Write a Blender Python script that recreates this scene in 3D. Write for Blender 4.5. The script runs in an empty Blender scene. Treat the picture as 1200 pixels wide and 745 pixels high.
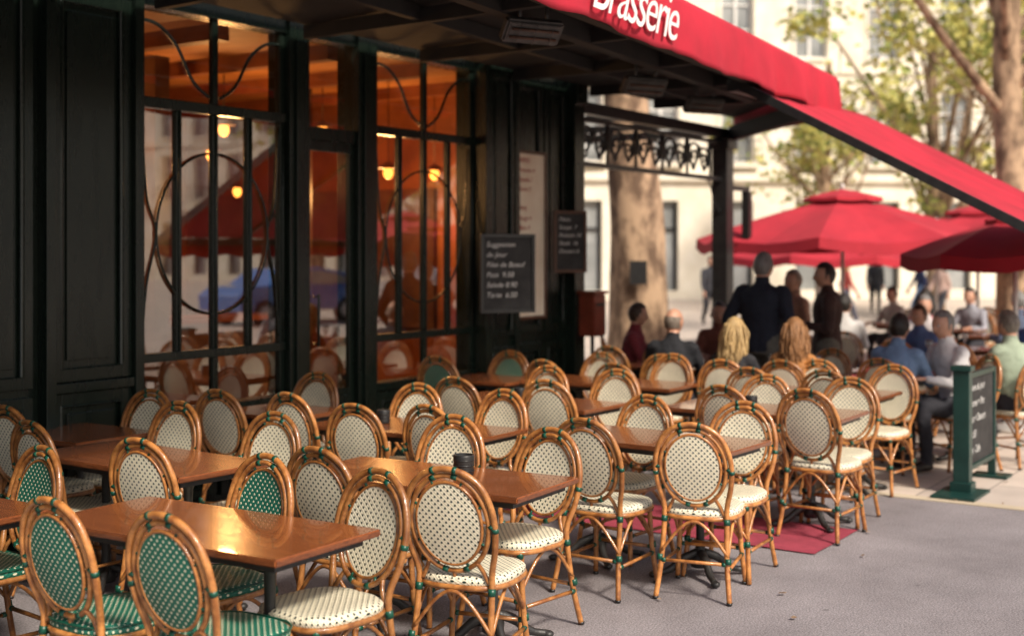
import bpy, bmesh, math, random
from mathutils import Vector, Matrix, noise
random.seed(7)
S=bpy.context.scene
COL=S.collection
R=math.radians
V=Vector
# ---------------------------------------------------------------- materials
def base(name):
    m=bpy.data.materials.new(name); m.use_nodes=True
    nt=m.node_tree; p=nt.nodes['Principled BSDF']
    return m,nt,p
def c4(c): return (c[0],c[1],c[2],1)
def mat(name,c1,c2=None,rough=.5,scale=6,bump=0.,bscale=None,metal=0,coat=0,stretch=(1,1,1),rvar=0.,emit=0,spec=.5,rand=0.,lo=.36,hi=.66):
    m,nt,p=base(name); N=nt.nodes; L=nt.links
    p.inputs['Roughness'].default_value=rough; p.inputs['Metallic'].default_value=metal
    p.inputs['Coat Weight'].default_value=coat; p.inputs['Specular IOR Level'].default_value=spec
    p.inputs['Base Color'].default_value=c4(c1)
    tc=N.new('ShaderNodeTexCoord'); mp=N.new('ShaderNodeMapping'); L.new(tc.outputs['Object'],mp.inputs[0]); mp.inputs['Scale'].default_value=stretch
    ns=N.new('ShaderNodeTexNoise'); ns.inputs['Scale'].default_value=scale; ns.inputs['Detail'].default_value=6; ns.inputs['Roughness'].default_value=.62
    L.new(mp.outputs[0],ns.inputs[0])
    if c2 is None: c2=tuple(x*.7 for x in c1)
    cr=N.new('ShaderNodeValToRGB'); L.new(ns.outputs[0],cr.inputs[0])
    cr.color_ramp.elements[0].position=lo; cr.color_ramp.elements[1].position=hi
    cr.color_ramp.elements[0].color=c4(c2); cr.color_ramp.elements[1].color=c4(c1)
    out=cr.outputs[0]
    if rand:
        oi=N.new('ShaderNodeObjectInfo'); hs=N.new('ShaderNodeHueSaturation'); mr=N.new('ShaderNodeMapRange')
        mr.inputs['To Min'].default_value=1-rand; mr.inputs['To Max'].default_value=1+rand
        L.new(oi.outputs['Random'],mr.inputs[0]); L.new(mr.outputs[0],hs.inputs['Value']); L.new(out,hs.inputs['Color']); out=hs.outputs[0]
    L.new(out,p.inputs['Base Color'])
    if rvar:
        mr=N.new('ShaderNodeMapRange'); mr.inputs['To Min'].default_value=max(.05,rough-rvar); mr.inputs['To Max'].default_value=min(1,rough+rvar)
        L.new(ns.outputs[0],mr.inputs[0]); L.new(mr.outputs[0],p.inputs['Roughness'])
    if bump:
        n2=N.new('ShaderNodeTexNoise'); n2.inputs['Scale'].default_value=bscale or scale*6; n2.inputs['Detail'].default_value=4
        L.new(mp.outputs[0],n2.inputs[0])
        b=N.new('ShaderNodeBump'); b.inputs['Strength'].default_value=bump; b.inputs['Distance'].default_value=.01
        L.new(n2.outputs[0],b.inputs['Height']); L.new(b.outputs[0],p.inputs['Normal'])
    if emit:
        p.inputs['Emission Color'].default_value=c4(c1); p.inputs['Emission Strength'].default_value=emit
    return m
def weave(name,cb,cd,thr):
    m,nt,p=base(name); N=nt.nodes; L=nt.links
    uv=N.new('ShaderNodeUVMap'); sp=N.new('ShaderNodeSeparateXYZ'); L.new(uv.outputs[0],sp.inputs[0])
    def mth(op,a,b=None):
        n=N.new('ShaderNodeMath'); n.operation=op
        for i,v in enumerate((a,b)):
            if v is None: continue
            if isinstance(v,(int,float)): n.inputs[i].default_value=v
            else: L.new(v,n.inputs[i])
        return n.outputs[0]
    K=205
    a=mth('SINE',mth('MULTIPLY',sp.outputs[0],K)); b=mth('SINE',mth('MULTIPLY',sp.outputs[1],K))
    pr=mth('MULTIPLY',a,b)
    mr=N.new('ShaderNodeMapRange'); mr.inputs['From Min'].default_value=thr-.07; mr.inputs['From Max'].default_value=thr+.07; L.new(pr,mr.inputs[0])
    ns=N.new('ShaderNodeTexNoise'); ns.inputs['Scale'].default_value=14; tc=N.new('ShaderNodeTexCoord'); L.new(tc.outputs['Object'],ns.inputs[0])
    m1=N.new('ShaderNodeMix'); m1.data_type='RGBA'; L.new(ns.outputs[0],m1.inputs[0]); m1.inputs[6].default_value=c4([x*.75 for x in cb]); m1.inputs[7].default_value=c4(cb)
    mx=N.new('ShaderNodeMix'); mx.data_type='RGBA'; L.new(mr.outputs[0],mx.inputs[0]); L.new(m1.outputs[2],mx.inputs[6]); mx.inputs[7].default_value=c4(cd)
    oi=N.new('ShaderNodeObjectInfo'); hs=N.new('ShaderNodeHueSaturation'); r2=N.new('ShaderNodeMapRange'); r2.inputs['To Min'].default_value=.84; r2.inputs['To Max'].default_value=1.06
    L.new(oi.outputs['Random'],r2.inputs[0]); L.new(r2.outputs[0],hs.inputs['Value']); L.new(mx.outputs[2],hs.inputs['Color']); L.new(hs.outputs[0],p.inputs['Base Color'])
    s1=mth('ABSOLUTE',mth('SINE',mth('MULTIPLY',mth('ADD',sp.outputs[0],sp.outputs[1]),K)))
    s2=mth('ABSOLUTE',mth('SINE',mth('MULTIPLY',mth('SUBTRACT',sp.outputs[0],sp.outputs[1]),K)))
    bp=N.new('ShaderNodeBump'); bp.inputs['Strength'].default_value=.5; bp.inputs['Distance'].default_value=.003
    L.new(mth('ADD',s1,s2),bp.inputs['Height']); L.new(bp.outputs[0],p.inputs['Normal'])
    p.inputs['Roughness'].default_value=.42
    return m
M_weave=weave('weave_cream',(.90,.83,.64),(.010,.028,.022),.50)
M_weaveg=weave('weave_green',(.009,.15,.10),(.76,.72,.53),.56)
M_rattan=mat('rattan',(.50,.215,.062),(.22,.075,.02),rough=.3,scale=20,coat=.4,bump=.2,rand=.28)
M_wrap=mat('green_binding',(.006,.085,.05),(.003,.045,.03),rough=.35,scale=60)
M_iron=mat('cast_iron',(.016,.016,.017),(.03,.028,.026),rough=.45,scale=20,bump=.2)
M_table=mat('table_varnished_wood',(.28,.088,.028),(.18,.052,.017),rough=.22,scale=3,stretch=(22,1.3,10),coat=.5,bump=.03,bscale=14,rvar=.08,rand=.14)
M_edge=mat('table_edge_wood',(.20,.062,.021),(.11,.032,.011),rough=.3,scale=3,stretch=(8,8,30),coat=.4)
M_paint=mat('black_green_paint',(.0045,.0095,.007),(.009,.015,.011),rough=.26,scale=3,bump=.14,bscale=30,rvar=.1,stretch=(4,4,.6),spec=.38)
M_blackm=mat('black_metal',(.01,.01,.011),(.02,.02,.02),rough=.4,scale=12)
M_greym=mat('grey_metal',(.10,.095,.09),(.05,.05,.048),rough=.4,scale=12,metal=.3)
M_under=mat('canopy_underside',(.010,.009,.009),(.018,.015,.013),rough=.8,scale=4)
M_red=mat('red_awning_fabric',(.46,.009,.030),(.33,.006,.021),rough=.85,scale=1.6,bump=.3,bscale=9)
M_red2=mat('red_parasol_fabric',(.45,.018,.035),(.32,.012,.026),rough=.85,scale=1.3,bump=.3,bscale=5)
M_white=mat('white_lettering',(.8,.78,.76),(.7,.68,.66),rough=.6)
M_brick=mat('pale_limestone',(.84,.78,.67),(.70,.63,.50),rough=.85,scale=.9,bump=.4,bscale=12)
M_stone2=mat('warm_stone',(.52,.44,.33),(.42,.34,.24),rough=.85,scale=1.5,bump=.4,bscale=12)
M_winfr=mat('white_window_frame',(.80,.79,.76),(.7,.68,.65),rough=.5)
M_wing=mat('dark_window_glass',(.34,.35,.35),(.18,.19,.19),rough=.08,scale=.6)
M_slate=mat('slate_roof',(.10,.11,.13),(.06,.065,.08),rough=.5,scale=8)
M_int=mat('interior_wall',(.34,.10,.03),(.11,.03,.013),rough=.5,scale=1.2)
M_ceil=mat('interior_ceiling',(.50,.21,.06),(.34,.12,.035),rough=.6,scale=1.5)
M_intfl=mat('interior_floor',(.12,.06,.035),(.07,.03,.02),rough=.3,scale=4)
M_lamp=mat('lamp_glow',(1,.36,.06),(1,.30,.045),emit=5)
M_bark=mat('plane_tree_bark',(.44,.30,.19),(.13,.08,.05),rough=.9,scale=3.4,bump=.9,bscale=10,stretch=(1,1,.5),lo=.42,hi=.58)
M_leafy=mat('leaf_yellow',(.66,.59,.18),(.46,.44,.10),rough=.6,scale=1.2)
M_leafg=mat('leaf_green',(.32,.37,.09),(.20,.24,.05),rough=.6,scale=1.2)
M_chalk=mat('chalkboard_slate',(.030,.030,.031),(.010,.010,.011),rough=.7,scale=7)
M_frame=mat('brown_frame',(.10,.04,.02),(.06,.025,.012),rough=.4)
M_chalkw=mat('chalk_marks',(.75,.75,.72),(.55,.55,.55),rough=.9)
M_paper=mat('menu_paper',(.88,.80,.66),(.78,.66,.52),rough=.6,scale=3)
M_redink=mat('red_ink',(.45,.05,.03),(.35,.04,.03),rough=.6)
M_mat=mat('red_carpet',(.34,.04,.07),(.22,.025,.045),rough=.95,scale=5,bump=.4,bscale=90)
M_alu=mat('pale_metal_pole',(.6,.58,.55),(.5,.48,.46),rough=.4,metal=.3)
M_dgreen=mat('dark_green_paint',(.010,.045,.038),(.006,.03,.026),rough=.35,scale=5)
M_boxred=mat('red_brown_wood',(.22,.04,.02),(.13,.025,.012),rough=.45)
def clearglass():
    m,nt,p=base('drinking_glass'); p.inputs['Transmission Weight'].default_value=.9; p.inputs['Roughness'].default_value=.03; p.inputs['Base Color'].default_value=(.9,.93,.92,1); return m
M_drink=clearglass()
def glassm():
    m=bpy.data.materials.new('window_glass'); m.use_nodes=True; nt=m.node_tree; N=nt.nodes; L=nt.links
    N.remove(N['Principled BSDF']); o=N['Material Output']
    t=N.new('ShaderNodeBsdfTransparent'); t.inputs[0].default_value=(.84,.84,.80,1)
    g=N.new('ShaderNodeBsdfGlossy'); g.inputs['Roughness'].default_value=.012; g.inputs['Color'].default_value=(1,.98,.95,1)
    f=N.new('ShaderNodeFresnel'); f.inputs[0].default_value=1.9
    tc=N.new('ShaderNodeTexCoord'); ns=N.new('ShaderNodeTexNoise'); ns.inputs['Scale'].default_value=.9; L.new(tc.outputs['Object'],ns.inputs[0])
    b=N.new('ShaderNodeBump'); b.inputs['Strength'].default_value=.05; b.inputs['Distance'].default_value=.02; L.new(ns.outputs[0],b.inputs['Height']); L.new(b.outputs[0],g.inputs['Normal'])
    mm=N.new('ShaderNodeMath'); mm.operation='MULTIPLY'; mm.inputs[1].default_value=2.4; mm.use_clamp=True; L.new(f.outputs[0],mm.inputs[0])
    mx=N.new('ShaderNodeMixShader'); L.new(mm.outputs[0],mx.inputs[0]); L.new(t.outputs[0],mx.inputs[1]); L.new(g.outputs[0],mx.inputs[2]); L.new(mx.outputs[0],o.inputs[0])
    return m
M_glass=glassm()
# ---------------------------------------------------------------- mesh helpers
def newbm():
    bm=bmesh.new(); bm.loops.layers.uv.new('UVMap'); return bm
def finish(name,bm,mats,parent=None,smooth=False,loc=None,bevel=0,recalc=True):
    if recalc: bmesh.ops.recalc_face_normals(bm,faces=bm.faces)
    me=bpy.data.meshes.new(name); bm.to_mesh(me); bm.free()
    for m in mats: me.materials.append(m)
    if smooth:
        for p in me.polygons: p.use_smooth=True
    o=bpy.data.objects.new(name,me); COL.objects.link(o)
    if parent: o.parent=parent
    if loc: o.location=loc
    if bevel:
        b=o.modifiers.new('bevel','BEVEL'); b.width=bevel; b.segments=2; b.limit_method='ANGLE'
    return o
def empty(name,loc=(0,0,0),yaw=0):
    e=bpy.data.objects.new(name,None); e.empty_display_size=.2; COL.objects.link(e); e.location=loc; e.rotation_euler=(0,0,yaw); return e
def box(bm,x0,x1,y0,y1,z0,z1,mi=0,M=None):
    vs=[V((x,y,z)) for x in (x0,x1) for y in (y0,y1) for z in (z0,z1)]
    if M is not None: vs=[M@v for v in vs]
    vs=[bm.verts.new(v) for v in vs]
    for f in ((0,1,3,2),(4,6,7,5),(0,4,5,1),(2,3,7,6),(0,2,6,4),(1,5,7,3)):
        fc=bm.faces.new([vs[i] for i in f]); fc.material_index=mi
def tube(bm,pts,r,seg=8,closed=False,mi=0,M=None,flat=1.):
    pts=[V(p) for p in pts]; n=len(pts)
    rr=[r]*n if isinstance(r,(int,float)) else list(r)
    rings=[]; prev=None
    for i in range(n):
        if closed: t=pts[(i+1)%n]-pts[i-1]
        else: t=pts[min(i+1,n-1)]-pts[max(i-1,0)]
        if t.length<1e-9: t=V((0,0,1))
        t.normalize()
        if prev is None:
            a=V((0,0,1)) if abs(t.z)<.9 else V((1,0,0))
            nx=t.cross(a).normalized()
        else:
            nx=(prev-t*prev.dot(t)); nx=nx.normalized() if nx.length>1e-6 else t.orthogonal().normalized()
        prev=nx; ny=t.cross(nx)
        ring=[]
        for k in range(seg):
            a=2*math.pi*k/seg
            p=pts[i]+(nx*math.cos(a)+ny*math.sin(a)*flat)*rr[i]
            if M is not None: p=M@p
            ring.append(bm.verts.new(p))
        rings.append(ring)
    for i in range(n if closed else n-1):
        A=rings[i];B=rings[(i+1)%n]
        for k in range(seg):
            f=bm.faces.new((A[k],A[(k+1)%seg],B[(k+1)%seg],B[k])); f.material_index=mi; f.smooth=True
    if not closed:
        f=bm.faces.new(rings[0][::-1]); f.material_index=mi
        f=bm.faces.new(rings[-1]); f.material_index=mi
def cr(pts,n=5,closed=False):
    pts=[V(p) for p in pts]; N=len(pts); out=[]
    rng=range(N if closed else N-1)
    for i in rng:
        if closed: p0,p1,p2,p3=pts[i-1],pts[i],pts[(i+1)%N],pts[(i+2)%N]
        else: p0,p1,p2,p3=pts[max(i-1,0)],pts[i],pts[i+1],pts[min(i+2,N-1)]
        for k in range(n):
            t=k/n
            out.append(.5*((2*p1)+(-p0+p2)*t+(2*p0-5*p1+4*p2-p3)*t*t+(-p0+3*p1-3*p2+p3)*t**3))
    if not closed: out.append(pts[-1])
    return out
def ball(bm,c,sx,sy,sz,mi=0,u=12,v=8,M=None):
    T=Matrix.Translation(c)@Matrix.Diagonal((sx,sy,sz,1))
    if M is not None: T=M@T
    r=bmesh.ops.create_uvsphere(bm,u_segments=u,v_segments=v,radius=1,matrix=T)
    fs=set()
    for x in r['verts']:
        for f in x.link_faces: fs.add(f)
    for f in fs: f.material_index=mi; f.smooth=True
def lathe(bm,prof,seg=20,mi=0,M=None):
    rings=[]
    for (r,z) in prof:
        rings.append([bm.verts.new((M@V((r*math.cos(2*math.pi*k/seg),r*math.sin(2*math.pi*k/seg),z))) if M is not None else (r*math.cos(2*math.pi*k/seg),r*math.sin(2*math.pi*k/seg),z)) for k in range(seg)])
    for i in range(len(rings)-1):
        for k in range(seg):
            f=bm.faces.new((rings[i][k],rings[i][(k+1)%seg],rings[i+1][(k+1)%seg],rings[i+1][k])); f.material_index=mi; f.smooth=True
    f=bm.faces.new(rings[0][::-1]); f.material_index=mi
    f=bm.faces.new(rings[-1]); f.material_index=mi
# ---------------------------------------------------------------- chair
def build_chair(green):
    bm=newbm(); uvl=bm.loops.layers.uv.active
    W=.93
    xb=lambda y,z: -.185-.105*max(0,(z-.45))/.47-.02*math.sin(max(0,min(1,(z-.45)/.47))*math.pi)+.35*y*y
    half=[(-.27,.20,0),(-.225,.178,.2),(-.19,.17,.42)]
    hp=[(y*W,z) for y,z in ((.185,.5),(.212,.6),(.222,.70),(.208,.79),(.165,.872),(.09,.925),(0,.942))]
    P=[V(p) for p in half]+[V((xb(y,z),y,z)) for y,z in hp]
    P=P+[V((p.x,-p.y,p.z)) for p in P[-2::-1]]
    H=cr(P,5); tube(bm,H,.0145,8,mi=0)
    n=len(H)
    inner=[V((xb(.178*math.cos(a),.705+.21*math.sin(a))+.004,.178*math.cos(a),.705+.21*math.sin(a))) for a in [2*math.pi*k/44 for k in range(44)]]
    tube(bm,inner,.0115,8,closed=True,mi=0)
    PW,PH=.150,.180
    pr=[V((xb(PW*math.cos(a),.705+PH*math.sin(a)),PW*math.cos(a),.705+PH*math.sin(a))) for a in [2*math.pi*k/44 for k in range(44)]]
    tube(bm,pr,.008,6,closed=True,mi=0)
    for off in (-.004,.004):
        rings=[]
        for j in range(1,7):
            s=j/6
            rings.append([bm.verts.new((xb(PW*s*math.cos(a),.705+PH*s*math.sin(a))+off,PW*s*math.cos(a),.705+PH*s*math.sin(a))) for a in [2*math.pi*k/36 for k in range(36)]])
        c=bm.verts.new((xb(0,.705)+off,0,.705)); fs=[]
        for k in range(36):
            fs.append(bm.faces.new((c,rings[0][k],rings[0][(k+1)%36])))
            for j in range(5): fs.append(bm.faces.new((rings[j][k],rings[j+1][k],rings[j+1][(k+1)%36],rings[j][(k+1)%36])))
        for f in fs:
            f.material_index=1; f.smooth=True
            for l in f.loops: l[uvl].uv=(l.vert.co.y,l.vert.co.z)
    def wrap(path,i0,i1,r): 
        i0=max(0,i0); tube(bm,path[i0:i1+1],r,8,mi=2)
    m=n//2
    for c in (m-3,m+3,m-21,m+21): wrap(H,c-1,c,.0165)
    for c in (9,13,31,35): wrap(inner,c-1,c,.0135)
    for k in (3,8,14,19,25,30,36,41): tube(bm,[inner[k],pr[k]],.006,6,mi=2)
    for k in (0,22): tube(bm,[inner[k]*1.0,V((inner[k].x-.004,inner[k].y*1.14,inner[k].z))],.012,6,mi=2)
    tube(bm,[inner[33],V((-.19,0,.455))],.010,6,mi=0)
    for s in (1,-1):
        tube(bm,cr([(xb(.12,.545),s*.11,.54),(-.19,s*.13,.50),(-.185,s*.155,.45)],4),.010,6,mi=0)
    def se(a,k): 
        c,s=math.cos(a),math.sin(a); e=.62
        return (.215*k*math.copysign(abs(c)**e,c)+.005,.212*k*math.copysign(abs(s)**e,s)*(1-.08*(-c if c<0 else 0)))
    SG=40; rings=[]
    for k,z in ((.25,.472),(.5,.474),(.75,.476),(.92,.475),(1.0,.462),(1.0,.438),(.93,.432)):
        rings.append([bm.verts.new((*se(2*math.pi*i/SG,k),z)) for i in range(SG)])
    c=bm.verts.new((.005,0,.471)); 
    for i in range(SG):
        f=bm.faces.new((c,rings[0][i],rings[0][(i+1)%SG])); f.material_index=1
        for l in f.loops: l[uvl].uv=(l.vert.co.x,l.vert.co.y)
        for j in range(6):
            f=bm.faces.new((rings[j][i],rings[j+1][i],rings[j+1][(i+1)%SG],rings[j][(i+1)%SG])); f.material_index=1; f.smooth=True
            if j<4:
                for l in f.loops: l[uvl].uv=(l.vert.co.x,l.vert.co.y)
            else:
                uu=[i,i,i+1,i+1]
                for q,l in enumerate(f.loops): l[uvl].uv=(uu[q]*.0335/1.0,l.vert.co.z)
    f=bm.faces.new(rings[-1]); f.material_index=1
    ring=[V((*se(2*math.pi*i/SG,.985),.428)) for i in range(SG)]
    tube(bm,ring,.0135,8,closed=True,mi=0)
    if green:
        ring=[V((*se(2*math.pi*i/SG,1.012),.470)) for i in range(SG)]; tube(bm,ring,.005,5,closed=True,mi=2)
    legs=[((.165,.165,.43),(.175,.175,.22),(.205,.195,0)),((.165,-.165,.43),(.175,-.175,.22),(.205,-.195,0))]
    for l in legs: tube(bm,cr(l,4),.0145,8,mi=0)
    def legpt(ix,sy,z):
        if ix==1: return V((.19-.025*min(1,z/.43)+.008,sy*(.19-.025*z/.43),z))
        t=z/.42; return V((-.27+.08*t,sy*(.20-.03*t),z))
    corners=[(1,1),(1,-1),(0,-1),(0,1)]
    for i in range(4):
        a=legpt(*corners[i],.2 if i%2==0 else .17); b=legpt(*corners[(i+1)%4],.2 if i%2==0 else .17)
        tube(bm,[a,b],.010,6,mi=0)
        for p,q in ((a,b),(b,a)):
            d=(q-p)
            tube(bm,[p+d*.03,p+d*.09],.0128,6,mi=2)
        a2=legpt(*corners[i],.24);b2=legpt(*corners[(i+1)%4],.24)
        mid=(a2+b2)/2; 
        tube(bm,cr([a2,a2*.72+b2*.28+V((0,0,.13)),mid+V((0,0,.175)),a2*.28+b2*.72+V((0,0,.13)),b2],4),.009,6,mi=0)
    for cnr in corners:
        for zz,h_ in ((.20,.03),(.40,.03)):
            tube(bm,[legpt(*cnr,zz),legpt(*cnr,zz+h_)],.0175,8,mi=2)
        p=legpt(*cnr,.0); tube(bm,[p,p+V((0,0,.012))],.016,8,mi=3)
    bmesh.ops.recalc_face_normals(bm,faces=bm.faces)
    me=bpy.data.meshes.new('chair_mesh_green' if green else 'chair_mesh'); bm.to_mesh(me); bm.free()
    for m_ in (M_rattan,M_weaveg if green else M_weave,M_wrap,M_blackm): me.materials.append(m_)
    return me
CH=[build_chair(False),build_chair(True)]
def chair(x,y,ang,green=False,jit=7):
    o=bpy.data.objects.new('bistro_chair',CH[1 if green else 0]); COL.objects.link(o)
    o.location=(x,y,.005); o.rotation_euler=(0,0,R(ang+random.uniform(-jit,jit)))
    s=random.uniform(.98,1.015); o.scale=(s,s,s); return o
def chairb(x,y,face,green=False,jit=7,rot=0):
    chair(x+.28*face,y,(0 if face>0 else 180)+rot,green,jit)
# ---------------------------------------------------------------- tables
def build_table(w,l,cols):
    bm=newbm()
    box(bm,-w/2,w/2,-l/2,l/2,.722,.75,0)
    bmesh.ops.bevel(bm,geom=[e for e in bm.edges],offset=.006,segments=2,affect='EDGES')
    for f in bm.faces:
        if abs(f.normal.z)<.8 and f.calc_area()>.005: f.material_index=1
    box(bm,-w/2+.05,w/2-.05,-l/2+.05,l/2-.05,.69,.7225,2)
    for cy in cols:
        M=Matrix.Translation((0,cy,0))
        lathe(bm,[(.05,.05),(.055,.09),(.03,.13),(.024,.2),(.022,.5),(.024,.62),(.04,.66),(.10,.685),(.10,.692)],14,2,M)
        for k in range(4):
            a=R(45+90*k); d=V((math.cos(a),math.sin(a),0))
            tube(bm,cr([d*.02+V((0,cy,.13)),d*.10+V((0,cy,.10)),d*.18+V((0,cy,.04)),d*.26+V((0,cy,.022))],4),[.025]*5+[.022]*4+[.018]*4,7,mi=2)
            ball(bm,d*.27+V((0,cy,.018)),.028,.028,.018,2,8,6)
    bmesh.ops.recalc_face_normals(bm,faces=bm.faces)
    me=bpy.data.meshes.new('table_mesh'); bm.to_mesh(me); bm.free()
    for m_ in (M_table,M_edge,M_iron): me.materials.append(m_)
    return me
TB_L=build_table(.6,1.28,(-.34,.34)); TB_S=build_table(.6,.7,(0,))
def table(x,y,rot=0,small=False):
    o=bpy.data.objects.new('bistro_table',TB_S if small else TB_L); COL.objects.link(o); o.location=(x,y,.005); o.rotation_euler=(0,0,R(rot)); return o
table(3.52,3.80,2); table(4.90,3.73,4); table(6.60,3.46,-2); table(8.22,3.42,1); table(9.55,3.60,0)
table(4.50,5.30,-3); table(3.1,5.2,2)
table(6.20,4.86,1); table(6.35,6.1,0,True); table(7.75,5.0,-2); table(9.25,5.15,1); table(8.9,6.15,0,True); table(4.9,6.35,0,True)
table(10.62,4.22,2); table(10.85,5.5,0); table(11.5,3.25,3); table(12.6,5.3,0); table(13.2,3.6,0); table(12.2,6.3,0,True)
chairb(2.92,3.95,1,True,jit=3); chairb(2.97,3.42,1,True,jit=3)
chairb(4.00,3.36,-1,rot=-8,jit=2); chairb(4.00,3.98,-1,True); chairb(3.62,5.0,-1,True)
chairb(4.24,3.22,1,rot=14,jit=2); chairb(4.24,3.86,1)
chairb(5.44,3.42,-1); chairb(5.42,3.98,-1)
chairb(5.83,3.44,1); chairb(6.05,2.98,1,rot=6)
chairb(7.02,3.02,-1); chairb(7.05,3.72,-1)
chairb(7.74,2.92,1); chairb(7.72,3.48,1)
chairb(8.74,2.98,-1); chairb(8.72,3.6,-1)
chairb(9.98,3.10,-1); chairb(10.02,3.68,-1,jit=12)
chairb(9.12,3.3,1); chairb(9.1,3.9,1)
chairb(4.0,4.78,1); chairb(4.12,5.72,1); chairb(5.05,5.68,-1); chairb(5.12,4.97,-1)
chairb(5.70,4.95,1); chairb(5.78,5.5,1); chairb(5.82,4.44,1); chairb(6.68,4.55,-1); chairb(6.70,5.2,-1)
chairb(5.75,6.12,1); chairb(6.9,6.28,-1); chairb(7.22,5.3,1); chairb(7.28,4.6,1); chairb(8.28,4.6,-1); chairb(8.25,5.2,-1)
chairb(8.4,6.35,1,True); chairb(9.45,6.3,-1,True); chairb(8.72,4.85,1); chairb(8.75,5.5,1); chairb(9.78,5.6,-1); chairb(9.75,4.9,-1)
chairb(3.6,5.6,-1,True); chairb(2.6,5.0,1,True); chairb(2.62,5.6,1,True); chairb(4.4,6.35,1); chairb(5.4,6.3,-1)
chairb(11.35,5.8,-1); chairb(12.05,5.1,1); chairb(13.15,5.0,-1); chairb(13.15,5.6,-1); chairb(12.7,3.3,1); chairb(12.7,3.9,1); chairb(11.2,4.05,-1,jit=10); chairb(10.32,5.8,1)
def ashtray(x,y,r=.042,h=.085):
    bm=newbm(); lathe(bm,[(r*.9,0),(r,.01),(r*.94,h*.35),(r,h*.6),(r*1.02,h*.95),(r*.98,h),(r*.86,h),(r*.82,h*.6)],20,0)
    for k in range(3): tube(bm,[V((r*1.0*math.cos(a),r*1.0*math.sin(a),h*(.25+.25*k))) for a in [2*math.pi*i/20 for i in range(20)]],.003,5,closed=True,mi=0)
    o=finish('ashtray_holder',bm,[M_blackm]); o.location=(x,y,.755)
ashtray(4.98,3.60,.05,.10); ashtray(6.2,5.1); ashtray(8.2,3.5); ashtray(3.5,5.5); ashtray(7.75,5.1)
def wineglass(x,y):
    bm=newbm(); lathe(bm,[(.032,0),(.030,.003),(.005,.008),(.004,.07),(.012,.08),(.034,.11),(.037,.14),(.030,.17),(.028,.17),(.034,.14),(.030,.112),(.004,.085)],16,0)
    o=finish('wine_glass',bm,[M_drink]); o.location=(x,y,.756)
for p in ((10.55,4.3),(10.7,3.95),(10.8,5.3),(10.95,5.6),(11.45,3.3),(11.6,3.0),(11.4,3.55),(12.6,5.4),(13.2,3.7),(14.6,3.7)): wineglass(*p)
# ---------------------------------------------------------------- ground
def groundmat():
    m,nt,p=base('worn_asphalt'); N=nt.nodes; L=nt.links
    tc=N.new('ShaderNodeTexCoord')
    def ns(s,d=6,r=.6):
        n=N.new('ShaderNodeTexNoise'); n.inputs['Scale'].default_value=s; n.inputs['Detail'].default_value=d; n.inputs['Roughness'].default_value=r; L.new(tc.outputs['Object'],n.inputs[0]); return n.outputs[0]
    a=N.new('ShaderNodeValToRGB'); L.new(ns(.9,10,.7),a.inputs[0]); a.color_ramp.elements[0].position=.35; a.color_ramp.elements[1].position=.68
    a.color_ramp.elements[0].color=(.20,.18,.19,1); a.color_ramp.elements[1].color=(.33,.30,.315,1)
    b=N.new('ShaderNodeValToRGB'); L.new(ns(95,3),b.inputs[0]); b.color_ramp.elements[0].position=.38; b.color_ramp.elements[1].position=.66
    b.color_ramp.elements[0].color=(.58,.58,.58,1); b.color_ramp.elements[1].color=(1.2,1.2,1.2,1)
    mx=N.new('ShaderNodeMix'); mx.data_type='RGBA'; mx.blend_type='MULTIPLY'; mx.inputs[0].default_value=1; L.new(a.outputs[0],mx.inputs[6]); L.new(b.outputs[0],mx.inputs[7])
    vo=N.new('ShaderNodeTexVoronoi'); vo.inputs['Scale'].default_value=2.3; L.new(tc.outputs['Object'],vo.inputs[0])
    st=N.new('ShaderNodeMapRange'); st.inputs['From Min'].default_value=.03; st.inputs['From Max'].default_value=.06; st.inputs['To Min'].default_value=.55; L.new(vo.outputs[0],st.inputs[0])
    m2=N.new('ShaderNodeMix'); m2.data_type='RGBA'; m2.blend_type='MULTIPLY'; m2.inputs[0].default_value=1; L.new(mx.outputs[2],m2.inputs[6]); L.new(st.outputs[0],m2.inputs[7])
    L.new(m2.outputs[2],p.inputs['Base Color']); p.inputs['Roughness'].default_value=.7
    bp=N.new('ShaderNodeBump'); bp.inputs['Strength'].default_value=.6; bp.inputs['Distance'].default_value=.008; L.new(ns(95,3),bp.inputs['Height']); L.new(bp.outputs[0],p.inputs['Normal'])
    return m
def pavemat():
    m,nt,p=base('stone_paving'); N=nt.nodes; L=nt.links
    tc=N.new('ShaderNodeTexCoord'); br=N.new('ShaderNodeTexBrick'); L.new(tc.outputs['Object'],br.inputs[0])
    br.inputs['Scale'].default_value=1; br.inputs['Brick Width'].default_value=.8; br.inputs['Row Height'].default_value=.4; br.inputs['Mortar Size'].default_value=.008
    br.inputs['Color1'].default_value=(.58,.49,.42,1); br.inputs['Color2'].default_value=(.48,.41,.36,1); br.inputs['Mortar'].default_value=(.28,.24,.21,1)
    n=N.new('ShaderNodeTexNoise'); n.inputs['Scale'].default_value=3; n.inputs['Detail'].default_value=8; L.new(tc.outputs['Object'],n.inputs[0])
    r=N.new('ShaderNodeMapRange'); r.inputs['To Min'].default_value=.7; r.inputs['To Max'].default_value=1.25; L.new(n.outputs[0],r.inputs[0])
    mx=N.new('ShaderNodeMix'); mx.data_type='RGBA'; mx.blend_type='MULTIPLY'; mx.inputs[0].default_value=1; L.new(br.outputs[0],mx.inputs[6]); L.new(r.outputs[0],mx.inputs[7])
    L.new(mx.outputs[2],p.inputs['Base Color']); p.inputs['Roughness'].default_value=.7
    bp=N.new('ShaderNodeBump'); bp.inputs['Strength'].default_value=.3; bp.inputs['Distance'].default_value=.005; L.new(mx.outputs[2],bp.inputs['Height']); L.new(bp.outputs[0],p.inputs['Normal'])
    return m
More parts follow.
